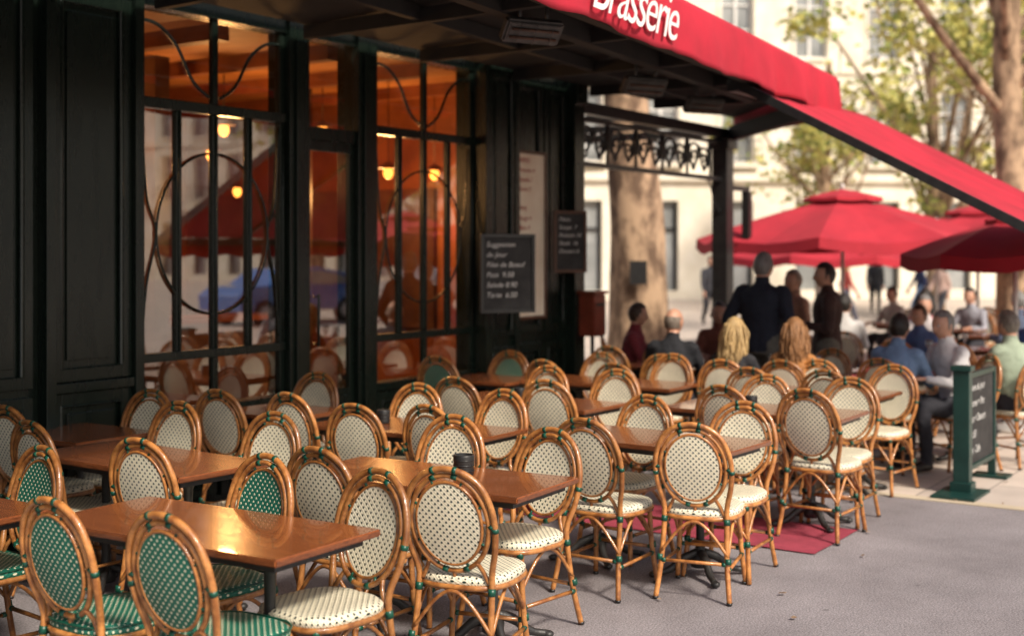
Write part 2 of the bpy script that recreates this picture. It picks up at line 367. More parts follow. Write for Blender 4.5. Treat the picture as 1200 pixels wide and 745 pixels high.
def sheet(name,x0,x1,y0,y1,z,m):
    bm=newbm(); vs=[bm.verts.new(p) for p in ((x0,y0,z),(x1,y0,z),(x1,y1,z),(x0,y1,z))]; bm.faces.new(vs); return finish(name,bm,[m])
M_pave=pavemat()
sheet('ground',-400,900,-500,500,0,groundmat())
sheet('pavement',9.62,140,-60,60,.004,M_pave)
bm=newbm(); box(bm,9.5,9.62,-44,6.6,.001,.008,0); finish('gutter_stone',bm,[M_stone2])
bm=newbm()
NX,NY=10,26; g=[[bm.verts.new((7.42+.80*i/NX,2.76+2.3*j/NY,.009+.004*noise.noise(V((i*.4,j*.4,0))))) for j in range(NY+1)] for i in range(NX+1)]
for i in range(NX):
    for j in range(NY): bm.faces.new((g[i][j],g[i+1][j],g[i+1][j+1],g[i][j+1]))
finish('red_carpet',bm,[M_mat],smooth=True)
bm=newbm(); rd=random.Random(5)
for k in range(46):
    px,py=rd.uniform(4,16),rd.uniform(-.6,4.5) if rd.random()<.6 else rd.uniform(1.2,3.2); s=rd.uniform(.012,.024); a=rd.uniform(0,6.28)
    Mx=Matrix.Translation((px,py,.014))@Matrix.Rotation(a,4,'Z')@Matrix.Rotation(rd.gauss(0,.15),4,'X')
    bm.faces.new([bm.verts.new(Mx@V(q)*1) for q in ((-s,0,0),(-.3*s,.6*s,.003),(.5*s,.5*s,0),(1.2*s,0,.004),(.5*s,-.5*s,0),(-.3*s,-.6*s,.003))])
finish('fallen_leaves',bm,[M_bark],recalc=False)
# ---------------------------------------------------------------- brasserie building
FY=6.7
B=empty('brasserie_building')
bm=newbm()
def panelled(x0,x1,z0,z1,y=FY,b=.075):
    box(bm,x0,x0+b,y-.03,y+.01,z0,z1); box(bm,x1-b,x1,y-.03,y+.01,z0,z1)
    box(bm,x0+b,x1-b,y-.0298,y+.01,z0,z0+b); box(bm,x0+b,x1-b,y-.0298,y+.01,z1-b,z1)
    a=b+.0; 
    tube(bm,[(x0+a,y-.02,z0+a),(x1-a,y-.02,z0+a),(x1-a,y-.02,z1-a),(x0+a,y-.02,z1-a)],.018,6,closed=True)
    q=b+.05
    if x1-x0>2*q+.05: box(bm,x0+q,x1-q,y-.016,y+.008,z0+q,z1-q)
box(bm,-12,5.61,FY,FY+.2,0,3.6); box(bm,9.42,11.17,FY,FY+.2,0,3.6)
for a,b_ in ((7.0,7.21),(7.78,8.01)):
    box(bm,a,b_,FY-.05,FY+.18,0,3.6); box(bm,a+.05,b_-.05,FY-.075,FY-.048,.3,3.4)
    box(bm,a-.01,b_+.01,FY-.085,FY-.045,0,.28)
xs=[-2,-1.2,-.4,.4,1.2,2.0,2.8,3.55,4.2,4.84]
for i in range(len(xs)-1): panelled(xs[i],xs[i+1]-.03,1.0,3.45); panelled(xs[i],xs[i+1]-.03,.18,.95)
box(bm,4.86,4.93,FY-.09,FY+.01,0,3.6); box(bm,5.55,5.62,FY-.07,FY+.01,0,3.6)
panelled(4.93,5.55,1.02,3.45,b=.08); panelled(4.93,5.55,.18,.95,b=.08)
box(bm,-12,5.6,FY-.045,FY+.01,.0,.16); box(bm,4.93,5.55,FY-.06,FY,.955,1.015)
def window(x0,x1):
    box(bm,x0,x1,FY,FY+.16,0,.70); n=2; w=(x1-x0)/n
    for i in range(n): panelled(x0+i*w+.02,x0+(i+1)*w-.02,.12,.68)
    box(bm,x0,x1,FY-.04,FY+.10,.70,.76)
    box(bm,x0,x1,FY-.01,FY+.06,1.09,1.15); box(bm,x0,x1,FY-.02,FY+.06,2.78,2.85); box(bm,x0,x1,FY-.02,FY+.15,3.45,3.6)
    nl=4; mw=.05; pitch=(x1-x0-mw)/nl
    for i in range(nl+1):
        a=x0+i*pitch
        box(bm,a,a+mw,FY+.005,FY+.05,1.15,2.78); 
        if i%2==0: box(bm,a,a+mw,FY+.005,FY+.05,2.85,3.45); box(bm,a,a+mw,FY+.005,FY+.05,.76,1.09)
        tube(bm,[(a+mw/2,FY+.002,1.15),(a+mw/2,FY+.002,2.78)],.009,6)
    cx=(x0+x1)/2
    E=[(cx+.52*math.cos(t),FY+.015,1.95+.56*math.sin(t)) for t in [2*math.pi*k/48 for k in range(48)]]
    tube(bm,E,.010,6,closed=True)
    for s in (1,-1):
        tube(bm,cr([(cx+s*.66,FY+.02,3.36),(cx+s*.50,FY+.02,3.34),(cx+s*.34,FY+.02,3.22),(cx+s*.20,FY+.02,3.00),(cx+s*.05,FY+.02,2.90)],6),.013,6)
        tube(bm,cr([(cx+s*.64,FY+.02,2.74),(cx+s*.60,FY+.02,2.2),(cx+s*.52,FY+.02,1.95),(cx+s*.60,FY+.02,1.6),(cx+s*.64,FY+.02,1.2)],6),.009,6)
window(5.62,7.0); window(8.01,9.42)
box(bm,7.21,7.78,FY-.02,FY+.08,2.68,2.78); box(bm,7.21,7.78,FY-.02,FY+.14,3.45,3.6)
box(bm,7.21,7.27,FY+.0,FY+.06,.02,2.68); box(bm,7.72,7.78,FY+.0,FY+.06,.02,2.68); box(bm,7.27,7.72,FY+.002,FY+.058,.02,.75); box(bm,7.27,7.72,FY+.002,FY+.058,2.60,2.68)
panelled(7.30,7.69,.1,.7,y=FY,b=.06)
tube(bm,[(7.31,FY-.05,1.1),(7.31,FY-.05,1.5)],.012,8); tube(bm,[(7.31,FY-.05,1.12),(7.31,FY+.01,1.12)],.008,6); tube(bm,[(7.31,FY-.05,1.48),(7.31,FY+.01,1.48)],.008,6)
box(bm,9.42,9.50,FY-.14,FY,0,3.6); box(bm,9.90,9.97,FY-.14,FY,0,3.6); box(bm,9.5,9.9,FY-.10,FY,0,3.6)
panelled(9.5,9.9,1.05,3.45,y=FY-.10,b=.05); panelled(9.5,9.9,.2,.95,y=FY-.10,b=.05)
panelled(10.0,10.55,1.05,3.45); panelled(10.0,10.55,.2,.95); panelled(10.58,11.0,1.05,3.45); panelled(10.58,11.0,.2,.95)
box(bm,11.0,11.19,FY-.12,FY+.1,0,3.6); box(bm,10.98,11.21,FY-.15,FY+.02,0,.3); box(bm,10.98,11.21,FY-.15,FY+.02,3.3,3.5)
box(bm,-12,11.2,FY-.16,FY+.1,3.6,3.78); box(bm,-12,11.22,FY-.22,FY-.161,3.68,3.78)
finish('wood_facade',bm,[M_paint],B,bevel=.005)
bm=newbm()
for x0,x1,z0,z1,y in ((5.62,7.0,.76,3.45,FY+.03),(8.01,9.42,.76,3.45,FY+.03),(7.27,7.72,.75,2.60,FY+.02),(7.21,7.78,2.78,3.45,FY+.03)):
    vs=[bm.verts.new(p) for p in ((x0,y,z0),(x1,y,z0),(x1,y,z1),(x0,y,z1))]; bm.faces.new(vs)
finish('window_panes',bm,[M_glass],B)
bm=newbm()
box(bm,-12,11.0,12.2,12.4,0,3.6,0); box(bm,11.0,11.17,FY+.2,12.4,0,3.6,0); box(bm,-12.2,-12,FY,12.4,0,3.6,0)
box(bm,-12,11.0,FY+.2,12.2,3.5,3.6,1); box(bm,-12,11.0,FY+.16,12.2,.0,.02,2)
for i in range(8): box(bm,4+i*.9,4.5+i*.9,12.12,12.2,1.2,2.4,2)
box(bm,6.2,10.2,9.8,10.4,.02,1.1,2); box(bm,6.1,10.3,9.75,10.45,1.1,1.15,0)
for i in range(7): box(bm,3+i*1.2,3.12+i*1.2,FY+.3,12.1,3.38,3.5,0)
for i in range(4): box(bm,10.93,10.999,7.1+i*1.2,8.0+i*1.2,1.0,2.5,2)
for x in (7.4,9.2): box(bm,x,x+.16,8.6,8.76,.02,3.5,2)
finish('interior',bm,[M_int,M_ceil,M_intfl],B)
bm=newbm()
for p in ((10.55,8.0,2.62),(9.8,8.0,2.6),(9.4,8.5,3.0),(8.6,9.2,2.75),(8.0,8.4,2.9),(10.3,10.6,2.5),(9.0,11,2.6),(7.6,10.2,2.7),(7.0,9,2.75),(7.9,9.6,2.35)):
    ball(bm,p,.05,.05,.065,0,12,8); tube(bm,[(p[0],p[1],p[2]+.06),(p[0],p[1],3.5)],.006,5,mi=1)
    lathe(bm,[(.03,.05),(.10,.0),(.11,-.01)],14,1,Matrix.Translation((p[0],p[1],p[2]+.05)))
finish('pendant_lamps',bm,[M_lamp,M_frame],B)
for p,e in (((8.2,8.6,2.5),80),((10.0,8.2,2.4),90),((6.4,8.8,2.6),60)):
    l=bpy.data.lights.new('lamp_light','POINT'); l.energy=e; l.color=(1,.48,.16); l.shadow_soft_size=.12; lo=bpy.data.objects.new('lamp_light',l); lo.location=p; COL.objects.link(lo); lo.parent=B
bm=newbm()
box(bm,-12.2,11.17,FY+.05,14,3.785,13.5,0); box(bm,-12.2,11.17,12.4,14,0,3.78,0)
for k in range(14):
    x=-11+k*1.6
    for z in (4.9,8.2,11.0):
        if z<11.5: box(bm,x,x+.9,FY,FY+.049,z-.1,z+1.9,1); box(bm,x+.06,x+.84,FY-.01,FY-.002,z,z+1.8,2); box(bm,x+.43,x+.47,FY-.02,FY-.011,z,z+1.8,1)
box(bm,-12.3,11.3,FY-.2,FY+.049,13.1,13.5,0); box(bm,-12.3,11.3,FY-.08,FY+.049,7.3,7.5,0)
finish('upper_storeys',bm,[M_stone2,M_winfr,M_wing],B)
# ---------------------------------------------------------------- canopy
C=empty('terrace_canopy')
P0=V((12.4,4.35,0)); dv=V((-1.104,-.121,0)).normalized(); LEN=11.5
nd=V((-dv.y,dv.x,0)); 
if nd.y<0: nd=-nd
bm=newbm()
P1=P0+dv*LEN
quad=[P1+nd*.14,P0+nd*.14,V((14.95,6.62,0)),V((P1.x-.2,6.45,0))]
vs=[bm.verts.new(V((p.x,p.y,3.50))) for p in quad]; v2=[bm.verts.new(V((p.x,p.y,3.54))) for p in quad]
bm.faces.new(vs); bm.faces.new(v2)
for i in range(4): bm.faces.new((vs[i],vs[(i+1)%4],v2[(i+1)%4],v2[i]))
def bar(a,b,w,h):
    d=(b-a); L_=d.length; ang=math.atan2(d.y,d.x)
    M=Matrix.Translation(a)@Matrix.Rotation(ang,4,'Z')@Matrix.Rotation(-math.asin(d.z/L_),4,'Y')
    box(bm,0,L_,-w/2,w/2,-h/2,h/2,0,M)
z=V((0,0,1))
bar(P1+nd*.18+z*3.30,P0+nd*.18+z*3.30,.08,.16)
bar(P1+nd*.9+z*3.42,P0+nd*.9+z*3.42,.10,.14)
bar(P1+nd*1.7+z*3.44,P0+nd*1.5+z*3.44,.06,.10)
for k in range(8):
    a=P0+dv*(.1+k*1.4)+nd*.2; bar(a+z*3.40,V((a.x+.3,6.5,3.44)),.06,.10)
bar(P0+nd*.1+z*3.30,V((14.9,6.62,3.30)),.08,.18)
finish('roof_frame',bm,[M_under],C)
bm=newbm()
NX=140; NZ=10; g=[]
for i in range(NX+1):
    s=LEN*i/NX; row=[]
    for j in range(NZ+1):
        q=j/NZ; zz=3.14+.016*math.sin(s*2*math.pi/1.4)*(1-q)+ (.41)*q
        off=-.02-(.020*math.sin(s*5.2)+.012*math.sin(s*13.1))*(1-q)**1.3+.05*q*q
        p=P0+dv*s+nd*off; row.append(bm.verts.new((p.x,p.y,zz)))
    g.append(row)
for i in range(NX):
    for j in range(NZ): bm.faces.new((g[i][j],g[i+1][j],g[i+1][j+1],g[i][j+1]))
o=finish('valance',bm,[M_red],C,smooth=True); o.modifiers.new('s','SOLIDIFY').thickness=.004
bm=newbm(); a=P0+z*3.17; b=V((14.95,6.62,3.25)); 
vs=[bm.verts.new(p) for p in (a,b,b+z*.35,a+z*.35)]; bm.faces.new(vs); o=finish('end_valance',bm,[M_red],C)
tx=bpy.data.curves.new('lettering','FONT'); tx.body='Brasserie'; tx.size=.44; tx.shear=.45; tx.extrude=.002; tx.offset=-.002; tx.space_character=.86; tx.align_x='RIGHT'
to=bpy.data.objects.new('lettering',tx); COL.objects.link(to)
p=P0+dv*4.85-nd*.062; to.location=(p.x,p.y,3.20); to.rotation_euler=(R(90),0,math.atan2(-dv.y,-dv.x)); tx.materials.append(M_white); to.parent=C
def heater(x,y,zc,yaw,name='patio_heater'):
    e=empty(name,(x,y,zc),yaw); bm=newbm()
    Mx=Matrix.Rotation(R(-50),4,'X')
    box(bm,-.21,.21,-.085,.085,0,.07,0,Mx); 
    bmesh.ops.bevel(bm,geom=list(bm.edges),offset=.015,segments=2,affect='EDGES')
    box(bm,-.18,.18,-.065,.065,-.004,-.001,1,Mx)
    for k in (-.03,.03): tube(bm,[(-.17,k,-.014),(.17,k,-.014)],.009,8,mi=2,M=Mx)
    for k in (-.12,0,.12): tube(bm,[(k,-.07,-.022),(k,.07,-.022)],.003,4,mi=0,M=Mx)
    for k in (-.10,.10): tube(bm,[(k,0,.04),(k,0,.24)],.012,6,mi=0)
    finish('heater_body',bm,[M_greym,M_greym,M_frame],e); 
for h in ((7.0,4.5,3.24,-.5),(9.6,5.05,3.20,-.5),(11.2,5.25,3.20,-.5)): heater(*h)
A=empty('red_awning')
bm=newbm(); X0,X1=9.95,13.2
def az(y): return 3.26-.535*(4.38-y)
n=16; m_=26; g=[]
for i in range(m_+1):
    x=X0+(X1-X0)*i/m_; row=[]
    for j in range(n+1):
        y=4.38-(4.38-2.0)*j/n; sag=-.06*math.sin(math.pi*j/n)*math.sin(math.pi*i/m_)+.012*math.sin(i*1.7)*math.sin(math.pi*j/n)
        row.append(bm.verts.new((x,y,az(y)+sag)))
    g.append(row)
for i in range(m_):
    for j in range(n): bm.faces.new((g[i][j],g[i+1][j],g[i+1][j+1],g[i][j+1]))
o=finish('fabric',bm,[M_red],A,smooth=True); o.modifiers.new('s','SOLIDIFY').thickness=.006
bm=newbm()
bar(V((X0-.03,4.38,az(4.38)-.03)),V((X0-.03,1.98,az(1.98)-.03)),.05,.07)
bar(V((X0+1.2,4.38,az(4.38)-.12)),V((X0+1.2,2.0,az(2.0)-.05)),.03,.04)
bar(V((X0-.05,1.96,az(1.96)-.03)),V((X1,1.96,az(1.96)-.03)),.07,.08)
bar(V((X0-.05,4.40,az(4.38)-.05)),V((X1-.9,4.40,az(4.38)-.05)),.09,.10)
finish('arms',bm,[M_blackm],A)
bm=newbm(); g=[]
for i in range(61):
    x=X0+(X1-X0)*i/60; g.append([bm.verts.new((x,1.92+.01*math.sin(i*.9),az(1.96)-.02)),bm.verts.new((x,1.92+.025*math.sin(i*.9),az(1.96)-.2+.02*math.cos(i*.63)))])
for i in range(60): bm.faces.new((g[i][0],g[i+1][0],g[i+1][1],g[i][1]))
o=finish('front_flap',bm,[M_red],A,smooth=True); o.modifiers.new('s','SOLIDIFY').thickness=.004
# ---------------------------------------------------------------- iron pergola with scrolls
I=empty('iron_pergola'); bm=newbm()
box(bm,11.22,14.95,FY-.05,FY+.05,3.24,3.36); box(bm,11.22,14.7,FY-.03,FY+.03,3.16,3.20); box(bm,11.22,14.7,FY-.03,FY+.03,2.70,2.75)
box(bm,14.70,14.90,FY-.10,FY+.10,0,3.24); box(bm,14.66,14.94,FY-.14,FY+.14,0,.35); box(bm,14.66,14.94,FY-.14,FY+.14,3.1,3.239); box(bm,14.68,14.92,FY-.12,FY+.12,1.0,1.05)
def scroll(cx,cz,s,flip):
    pts=[]
    for k in range(30):
        a=k*.38; r=.16*(1-k/32)*s
        pts.append((cx+flip*r*math.cos(a),FY,cz+r*math.sin(a)))
    tube(bm,pts,.016,5)
xx=11.4
while xx<14.6:
    scroll(xx,2.97,1.1,1); scroll(xx+.30,2.94,1.0,-1); 
    tube(bm,cr([(xx-.14,FY,3.15),(xx,FY,2.8),(xx+.15,FY,3.1),(xx+.3,FY,2.8),(xx+.44,FY,3.15)],5),.014,5)
    box(bm,xx+.46,xx+.48,FY-.015,FY+.015,2.75,3.16); xx+=.64
for k in range(3):
    tube(bm,cr([(14.7,FY,2.3+k*.02),(14.55,FY,2.45),(14.4,FY,2.68),(14.2,FY,2.72)],5),.012,5)
box(bm,14.9,15.6,FY-.02,FY+.02,2.60,2.66); box(bm,15.5,15.6,FY-.05,FY+.05,1.9,2.6)
box(bm,15.42,15.68,FY-.1,FY+.1,1.85,1.93)
for x in (11.3,12.4,13.5): bar(V((x,FY+.06,3.30)),V((x,11,3.30)),.06,.08)
box(bm,14.7,14.9,10.9,11.1,0,3.3); bar(V((14.8,6.82,3.32)),V((14.8,10.9,3.32)),.08,.1)
finish('ironwork',bm,[M_blackm],I)
# ---------------------------------------------------------------- boards
def textblock(e,lines,x0,z0,size,m,y,lh):
    for i,t in enumerate(lines):
        if not t: continue
        c=bpy.data.curves.new('writing','FONT'); c.body=t; c.size=size; c.shear=.25; c.materials.append(m)
        o=bpy.data.objects.new('writing',c); COL.objects.link(o); o.parent=e; o.location=(x0,y,z0-i*lh); o.rotation_euler=(R(90),0,0)
def board(name,loc,yaw,w,h,mf,mb,lines,tm,size=.07,frame=.03):
    e=empty(name,loc,yaw); bm=newbm()
    box(bm,0,w,0,.02,0,h,1); box(bm,0,frame,-.015,-.001,0,h,0); box(bm,w-frame,w,-.015,-.001,0,h,0)
    box(bm,frame,w-frame,-.014,-.001,0,frame,0); box(bm,frame,w-frame,-.014,-.001,h-frame,h,0)
    finish('panel',bm,[mf,mb],e,bevel=.003); textblock(e,lines,frame+.025,h-frame-size*1.3,size,tm,-.004,size*1.4)
    return e
board('chalkboard_sign',(9.24,FY-.20,1.28),R(-35),.52,.70,M_blackm,M_chalk,['Suggestion','du Jour','Filet de Boeuf','Pate  9.50','Salade 8.90','Tarte  6.50'],M_chalkw,.064)
board('menu_chalkboard',(10.5,FY-.18,1.62),R(-30),.36,.60,M_frame,M_chalk,['Menu','Soupe  7','Poisson 14','Steak  16','Dessert 6'],M_chalkw,.055)
board('framed_menu_poster',(9.99,FY-.07,1.18),0,.54,1.6,M_frame,M_paper,['BIERES','Pression 4','Blonde 5','Brune 5','','VINS','Rouge 4','Blanc 4','Rose 4','','CAFE','The 3','Creme 3'],M_redink,.065,.03)
e=empty('letter_box',(11.0,FY-.34,.98)); bm=newbm(); box(bm,0,.24,0,.18,0,.42,0); bmesh.ops.bevel(bm,geom=list(bm.edges),offset=.012,segments=2,affect='EDGES')
box(bm,-.01,.25,-.02,.19,.42,.45,0); box(bm,.04,.20,-.006,-.001,.30,.33,1); tube(bm,[(.12,.09,-.98),(.12,.09,0)],.02,8,mi=1); finish('box',bm,[M_boxred,M_blackm],e)
e=empty('menu_stand',(9.88,2.52,0)); bm=newbm()
box(bm,-.05,.05,-.06,.06,.03,.93,0); box(bm,-.065,.065,-.075,.075,.93,.97,0); box(bm,-.07,.07,-.08,.08,.01,.10,0)
box(bm,-.30,.18,-.16,.16,.008,.03,0)
box(bm,.06,.10,-.03,.03,.16,.90,0); box(bm,.88,.92,-.03,.03,.01,.90,0); box(bm,.10,.88,-.028,.028,.86,.90,0); box(bm,.10,.88,-.028,.028,.16,.20,0); box(bm,.10,.88,-.015,.015,.20,.86,1)
box(bm,.80,1.0,-.14,.14,.008,.03,0)
finish('stand',bm,[M_dgreen,M_chalk],e,bevel=.006)
textblock(e,['Menu du jour','Entree + Plat','Plat + Dessert','16.50','Vin  Cafe'],.14,.76,.08,M_chalkw,-.019,.12)
# ---------------------------------------------------------------- parasols
def parasol(x,y,r,zb,za,n=8,rot=0,vent=True):
    e=empty('red_parasol',(x,y,0),rot); bm=newbm()
    def can(r0,zt,zb_,r1,sag,mi=0,val=.14):
        rings=[]
        for k in range(7):
            q=k/6; rr=r0+(r1-r0)*q; ring=[]
            for i in range(n*4):
                a=2*math.pi*i/(n*4); f=(i%4)/4; s=math.cos(math.pi/n)/math.cos(((a)%(2*math.pi/n))-math.pi/n)
                zz=zt+(zb_-zt)*(q**1.15)-sag*math.sin(f*math.pi)*q
                ring.append(bm.verts.new((rr*s*math.cos(a),rr*s*math.sin(a),zz)))
            rings.append(ring)
        ring=[bm.verts.new((v.co.x*1.005,v.co.y*1.005,v.co.z-val*(1+.06*math.sin(i*2.2)))) for i,v in enumerate(rings[-1])]; rings.append(ring)
        for k in range(len(rings)-1):
            for i in range(n*4):
                f=bm.faces.new((rings[k][i],rings[k][(i+1)%(n*4)],rings[k+1][(i+1)%(n*4)],rings[k+1][i])); f.material_index=mi
    can(.22 if vent else .02,za-.05,zb,r,.08*r/2)
    if vent: can(.02,za+.10,za-.02,.42*r/1.6,.01,val=.05)
    finish('canopy',bm,[M_red2],e,smooth=False,recalc=True)
    bm=newbm(); tube(bm,[(0,0,0),(0,0,za+.1)],.026,10,mi=0)
    for i in range(n):
        a=2*math.pi*i/n; d=V((math.cos(a),math.sin(a),0)); tube(bm,[d*.03+V((0,0,za-.06)),d*r*.99+V((0,0,zb-.01))],.009,5,mi=1); tube(bm,[d*.03+V((0,0,zb-.15)),d*r*.5+V((0,0,(za+zb)/2-.04))],.008,5,mi=1)
    ball(bm,V((0,0,za+.13)),.03,.03,.05,0)
    lathe(bm,[(.28,.006),(.28,.05),(.10,.08),(.04,.10),(.04,.35),(.03,.36)],20,0)
    finish('pole_and_ribs',bm,[M_alu,M_frame],e)
parasol(17.2,6.0,2.05,2.0,2.58,rot=.2)
parasol(20.5,5.0,1.9,1.98,2.45,rot=.5)
parasol(22.8,8.4,1.9,1.75,2.25,rot=.1)
parasol(25.5,7.0,1.9,1.8,2.3,rot=.6)
parasol(13.65,2.96,1.12,1.80,2.17,rot=.35)
parasol(22,-4.0,1.8,2.1,2.6,rot=.1); parasol(28,-6.5,1.8,2.1,2.7,rot=.4); parasol(33,-4.5,1.8,2.1,2.7,rot=.3)
# ---------------------------------------------------------------- buildings
def stonebuilding(name,loc,yaw,length,floors,bay,depth,ms,fh=4.0,gf=4.6,ww=1.25,roof=True):
    e=empty(name,loc,yaw); bm=newbm(); nb=int(length/bay); H=gf+floors*fh
    box(bm,0,length,.35,depth,0,H,0)
    box(bm,.2,length-.2,.30,.349,.2,H-.2,2)
    for i in range(nb+1):
        a=i*bay-(bay-ww)/2; b=i*bay+(bay-ww)/2; a=max(a,0); b=min(b,length)
        box(bm,a,b,0,.30,0,H,0)
    for i in range(nb):
        x0=i*bay+(bay-ww)/2; x1=x0+ww
        box(bm,x0,x1,.004,.30,0,.35,0); box(bm,x0,x1,.004,.30,gf-.9,gf+.55,0)
        for k in range(floors):
            z0=gf+k*fh+.55; z1=gf+(k+1)*fh-.7
            box(bm,x0,x1,.004,.30,z1,gf+(k+1)*fh+(.55 if k<floors-1 else 0),0)
            box(bm,x0-.12,x1+.12,-.10,.0,z0-.14,z0-.02,0); box(bm,x0-.18,x1+.18,-.14,.0,z1+.08,z1+.26,0)
            box(bm,x0-.13,x0-.01,-.05,.0,z0,z1+.08,0); box(bm,x1+.01,x1+.13,-.05,.0,z0,z1+.08,0)
            for q in (x0,x1-.08,(x0+x1)/2-.05): box(bm,q,q+.09,.22,.28,z0,z1,1)
            for q in (z0,z0+(z1-z0)*.36,z0+(z1-z0)*.7,z1-.08): box(bm,x0,x1,.23,.275,q,q+.06,1)
            if k==0:
                box(bm,x0-.2,x1+.2,-.4,.0,z0-.2,z0-.141,0)
                for q in range(9): box(bm,x0-.18+q*(ww+.36)/8-.012,x0-.18+q*(ww+.36)/8+.012,-.38,-.355,z0-.141,z0+.8,3)
                box(bm,x0-.2,x1+.2,-.39,-.35,z0+.8,z0+.84,3)
        box(bm,x0+.04,x0+.12,.20,.28,.35,gf-.9,3); box(bm,x1-.12,x1-.04,.20,.28,.35,gf-.9,3); box(bm,x0,x1,.2,.28,2.6,2.7,3)
    for zc,pr,hh in ((gf-.15,.22,.28),(H-.35,.5,.35),(H-.6,.3,.24)): box(bm,-.1,length+.1,-pr,-.0005,zc,zc+hh,0)
    for k in range(1,floors): box(bm,0,length,-.1,-.0005,gf+k*fh-.05,gf+k*fh+.1,0)
    for k in range(int(length/.6)): box(bm,k*.6,k*.6+.28,-.45,-.3005,H-.55,H-.351,0)
    if roof:
        vs=[bm.verts.new(p) for p in ((0,.2,H),(length,.2,H),(length,1.8,H+3),(0,1.8,H+3),(0,depth,H),(length,depth,H),(length,depth-1.6,H+3),(0,depth-1.6,H+3))]
        for f in ((0,1,2,3),(4,7,6,5),(3,2,6,7),(0,3,7,4),(1,5,6,2)): bm.faces.new([vs[i] for i in f]).material_index=4
        for i in range(0,nb,2): box(bm,i*bay+.8,i*bay+2.0,.3,2.0,H+.4,H+2.2,0); box(bm,i*bay+.95,i*bay+1.85,.28,.299,H+.6,H+2.0,2)
    finish('masonry_and_windows',bm,[ms,M_winfr,M_wing,M_blackm,M_slate],e,recalc=True)
stonebuilding('stone_apartment_building',(24.6,42.5,0),R(-48.6),44,4,2.9,12,M_brick)
stonebuilding('stone_apartment_building',(57,4,0),R(-90),58,3,3.0,12,M_brick)
# ---------------------------------------------------------------- trees
def tree(name,loc,h,tr,clumps,leafm,seed,nl=260,size=.16,first=.35,last=.75):
    rd=random.Random(seed); e=empty(name,loc); bm=newbm()
    tp=[V((0,0,0)),V((.05,.03,h*.2)),V((rd.uniform(-.2,.2),rd.uniform(-.2,.2),h*.5)),V((rd.uniform(-.4,.4),rd.uniform(-.4,.4),h*.9))]
    T=cr(tp,8); nT=len(T); SG=20; rings=[]
    for i,c in enumerate(T):
        rr=tr*(1.2 if i==0 else 1.06 if i<3 else 1)*(1-.6*(i/nT)**1.5)
        rings.append([bm.verts.new(c+V((math.cos(a),math.sin(a),0))*rr*(1+.09*noise.noise(V((math.cos(a)*1.5,math.sin(a)*1.5,c.z*.7+seed))))) for a in [2*math.pi*q/SG for q in range(SG)]])
    for i in range(nT-1):
        for q in range(SG): bm.faces.new((rings[i][q],rings[i][(q+1)%SG],rings[i+1][(q+1)%SG],rings[i+1][q]))
    for (c,r) in clumps:
        c=V(c); s=T[min(len(T)-1,int(len(T)*rd.uniform(first,last)))]
        mid=(s+c)/2+V((rd.uniform(-.3,.3),rd.uniform(-.3,.3),-.15)); b=cr([s,mid,c],5)
        tube(bm,b,[tr*.30*(1-.8*i/len(b))+.01 for i in range(len(b))],7)
        for k in range(4):
            q=b[rd.randint(4,len(b)-1)]; t=q+V((rd.gauss(0,1),rd.gauss(0,1),rd.gauss(.2,.8)))*r*.8
            tube(bm,cr([q,(q+t)/2+V((0,0,.1)),t],3),[.03-.0035*i for i in range(7)],5)
    for f in bm.faces: f.smooth=True
    finish('trunk_and_limbs',bm,[M_bark],e)
    bm=newbm()
    for (c,r) in clumps:
        c=V(c)
        subs=[c+V((rd.gauss(0,1),rd.gauss(0,1),rd.gauss(0,.7)))*r*.55 for _ in range(7)]
        for k in range(nl):
            sc=rd.choice(subs); p=sc+V((rd.gauss(0,1),rd.gauss(0,1),rd.gauss(0,.8)))*r*.26
            q=Matrix.Rotation(rd.uniform(0,6.28),3,'Z')@Matrix.Rotation(rd.gauss(0,.7),3,'X')@Matrix.Rotation(rd.gauss(0,.7),3,'Y')
            s=size*rd.uniform(.6,1.3)
            pts=[(-.5,0,0),(-.15,.42,.05),(.25,.36,0),(.6,0,-.08),(.25,-.36,0),(-.15,-.42,.05)]
            bm.faces.new([bm.verts.new(p+q@(V(a)*s)) for a in pts]).material_index=0 if rd.random()<.7 else 1
    finish('foliage',bm,[leafm,M_leafg if leafm is M_leafy else M_leafy],e,recalc=False)
def rc(seed,n,rx,z0,z1,r0,r1):
    rd=random.Random(seed); o=[]
    for _ in range(n):
        a=rd.uniform(0,6.28); d=rx*math.sqrt(rd.random()); o.append(((d*math.cos(a),d*math.sin(a),rd.uniform(z0,z1)),rd.uniform(r0,r1)))
    return o
tree('plane_tree',(17.8,9.5,0),10,.48,rc(1,10,3.2,7.5,10.5,.9,1.4),M_leafg,1,nl=180,first=.7,last=.95)
tree('plane_tree',(26.2,5.7,0),13,.36,rc(2,12,4.0,6.8,12,.9,1.4),M_leafy,2,nl=160,first=.5)
tree('plane_tree',(37,10.2,0),9,.26,rc(3,19,3.6,3.4,9.4,.8,1.3),M_leafy,3,nl=170,size=.2,first=.25)
tree('plane_tree',(41,15.0,0),9,.22,rc(4,13,2.8,3.2,7.4,.8,1.2),M_leafy,4,nl=150,size=.2,first=.25)
tree('plane_tree',(33,6.4,0),10,.22,rc(5,15,2.8,3.6,9.4,.8,1.2),M_leafy,5,nl=160,size=.2,first=.3)
tree('plane_tree',(30,-14,0),11,.3,rc(6,16,4,4.5,10,.9,1.5),M_leafg,6,nl=200,size=.22)
tree('plane_tree',(44,-20,0),11,.3,rc(7,16,4,4.5,10,.9,1.5),M_leafy,7,nl=200,size=.22)
bm=newbm(); box(bm,0,.02,-.13,.13,1.32,1.68); o=finish('notice_plate',bm,[M_blackm],None); o.location=(17.29,9.22,0); o.rotation_euler=(0,0,R(30))
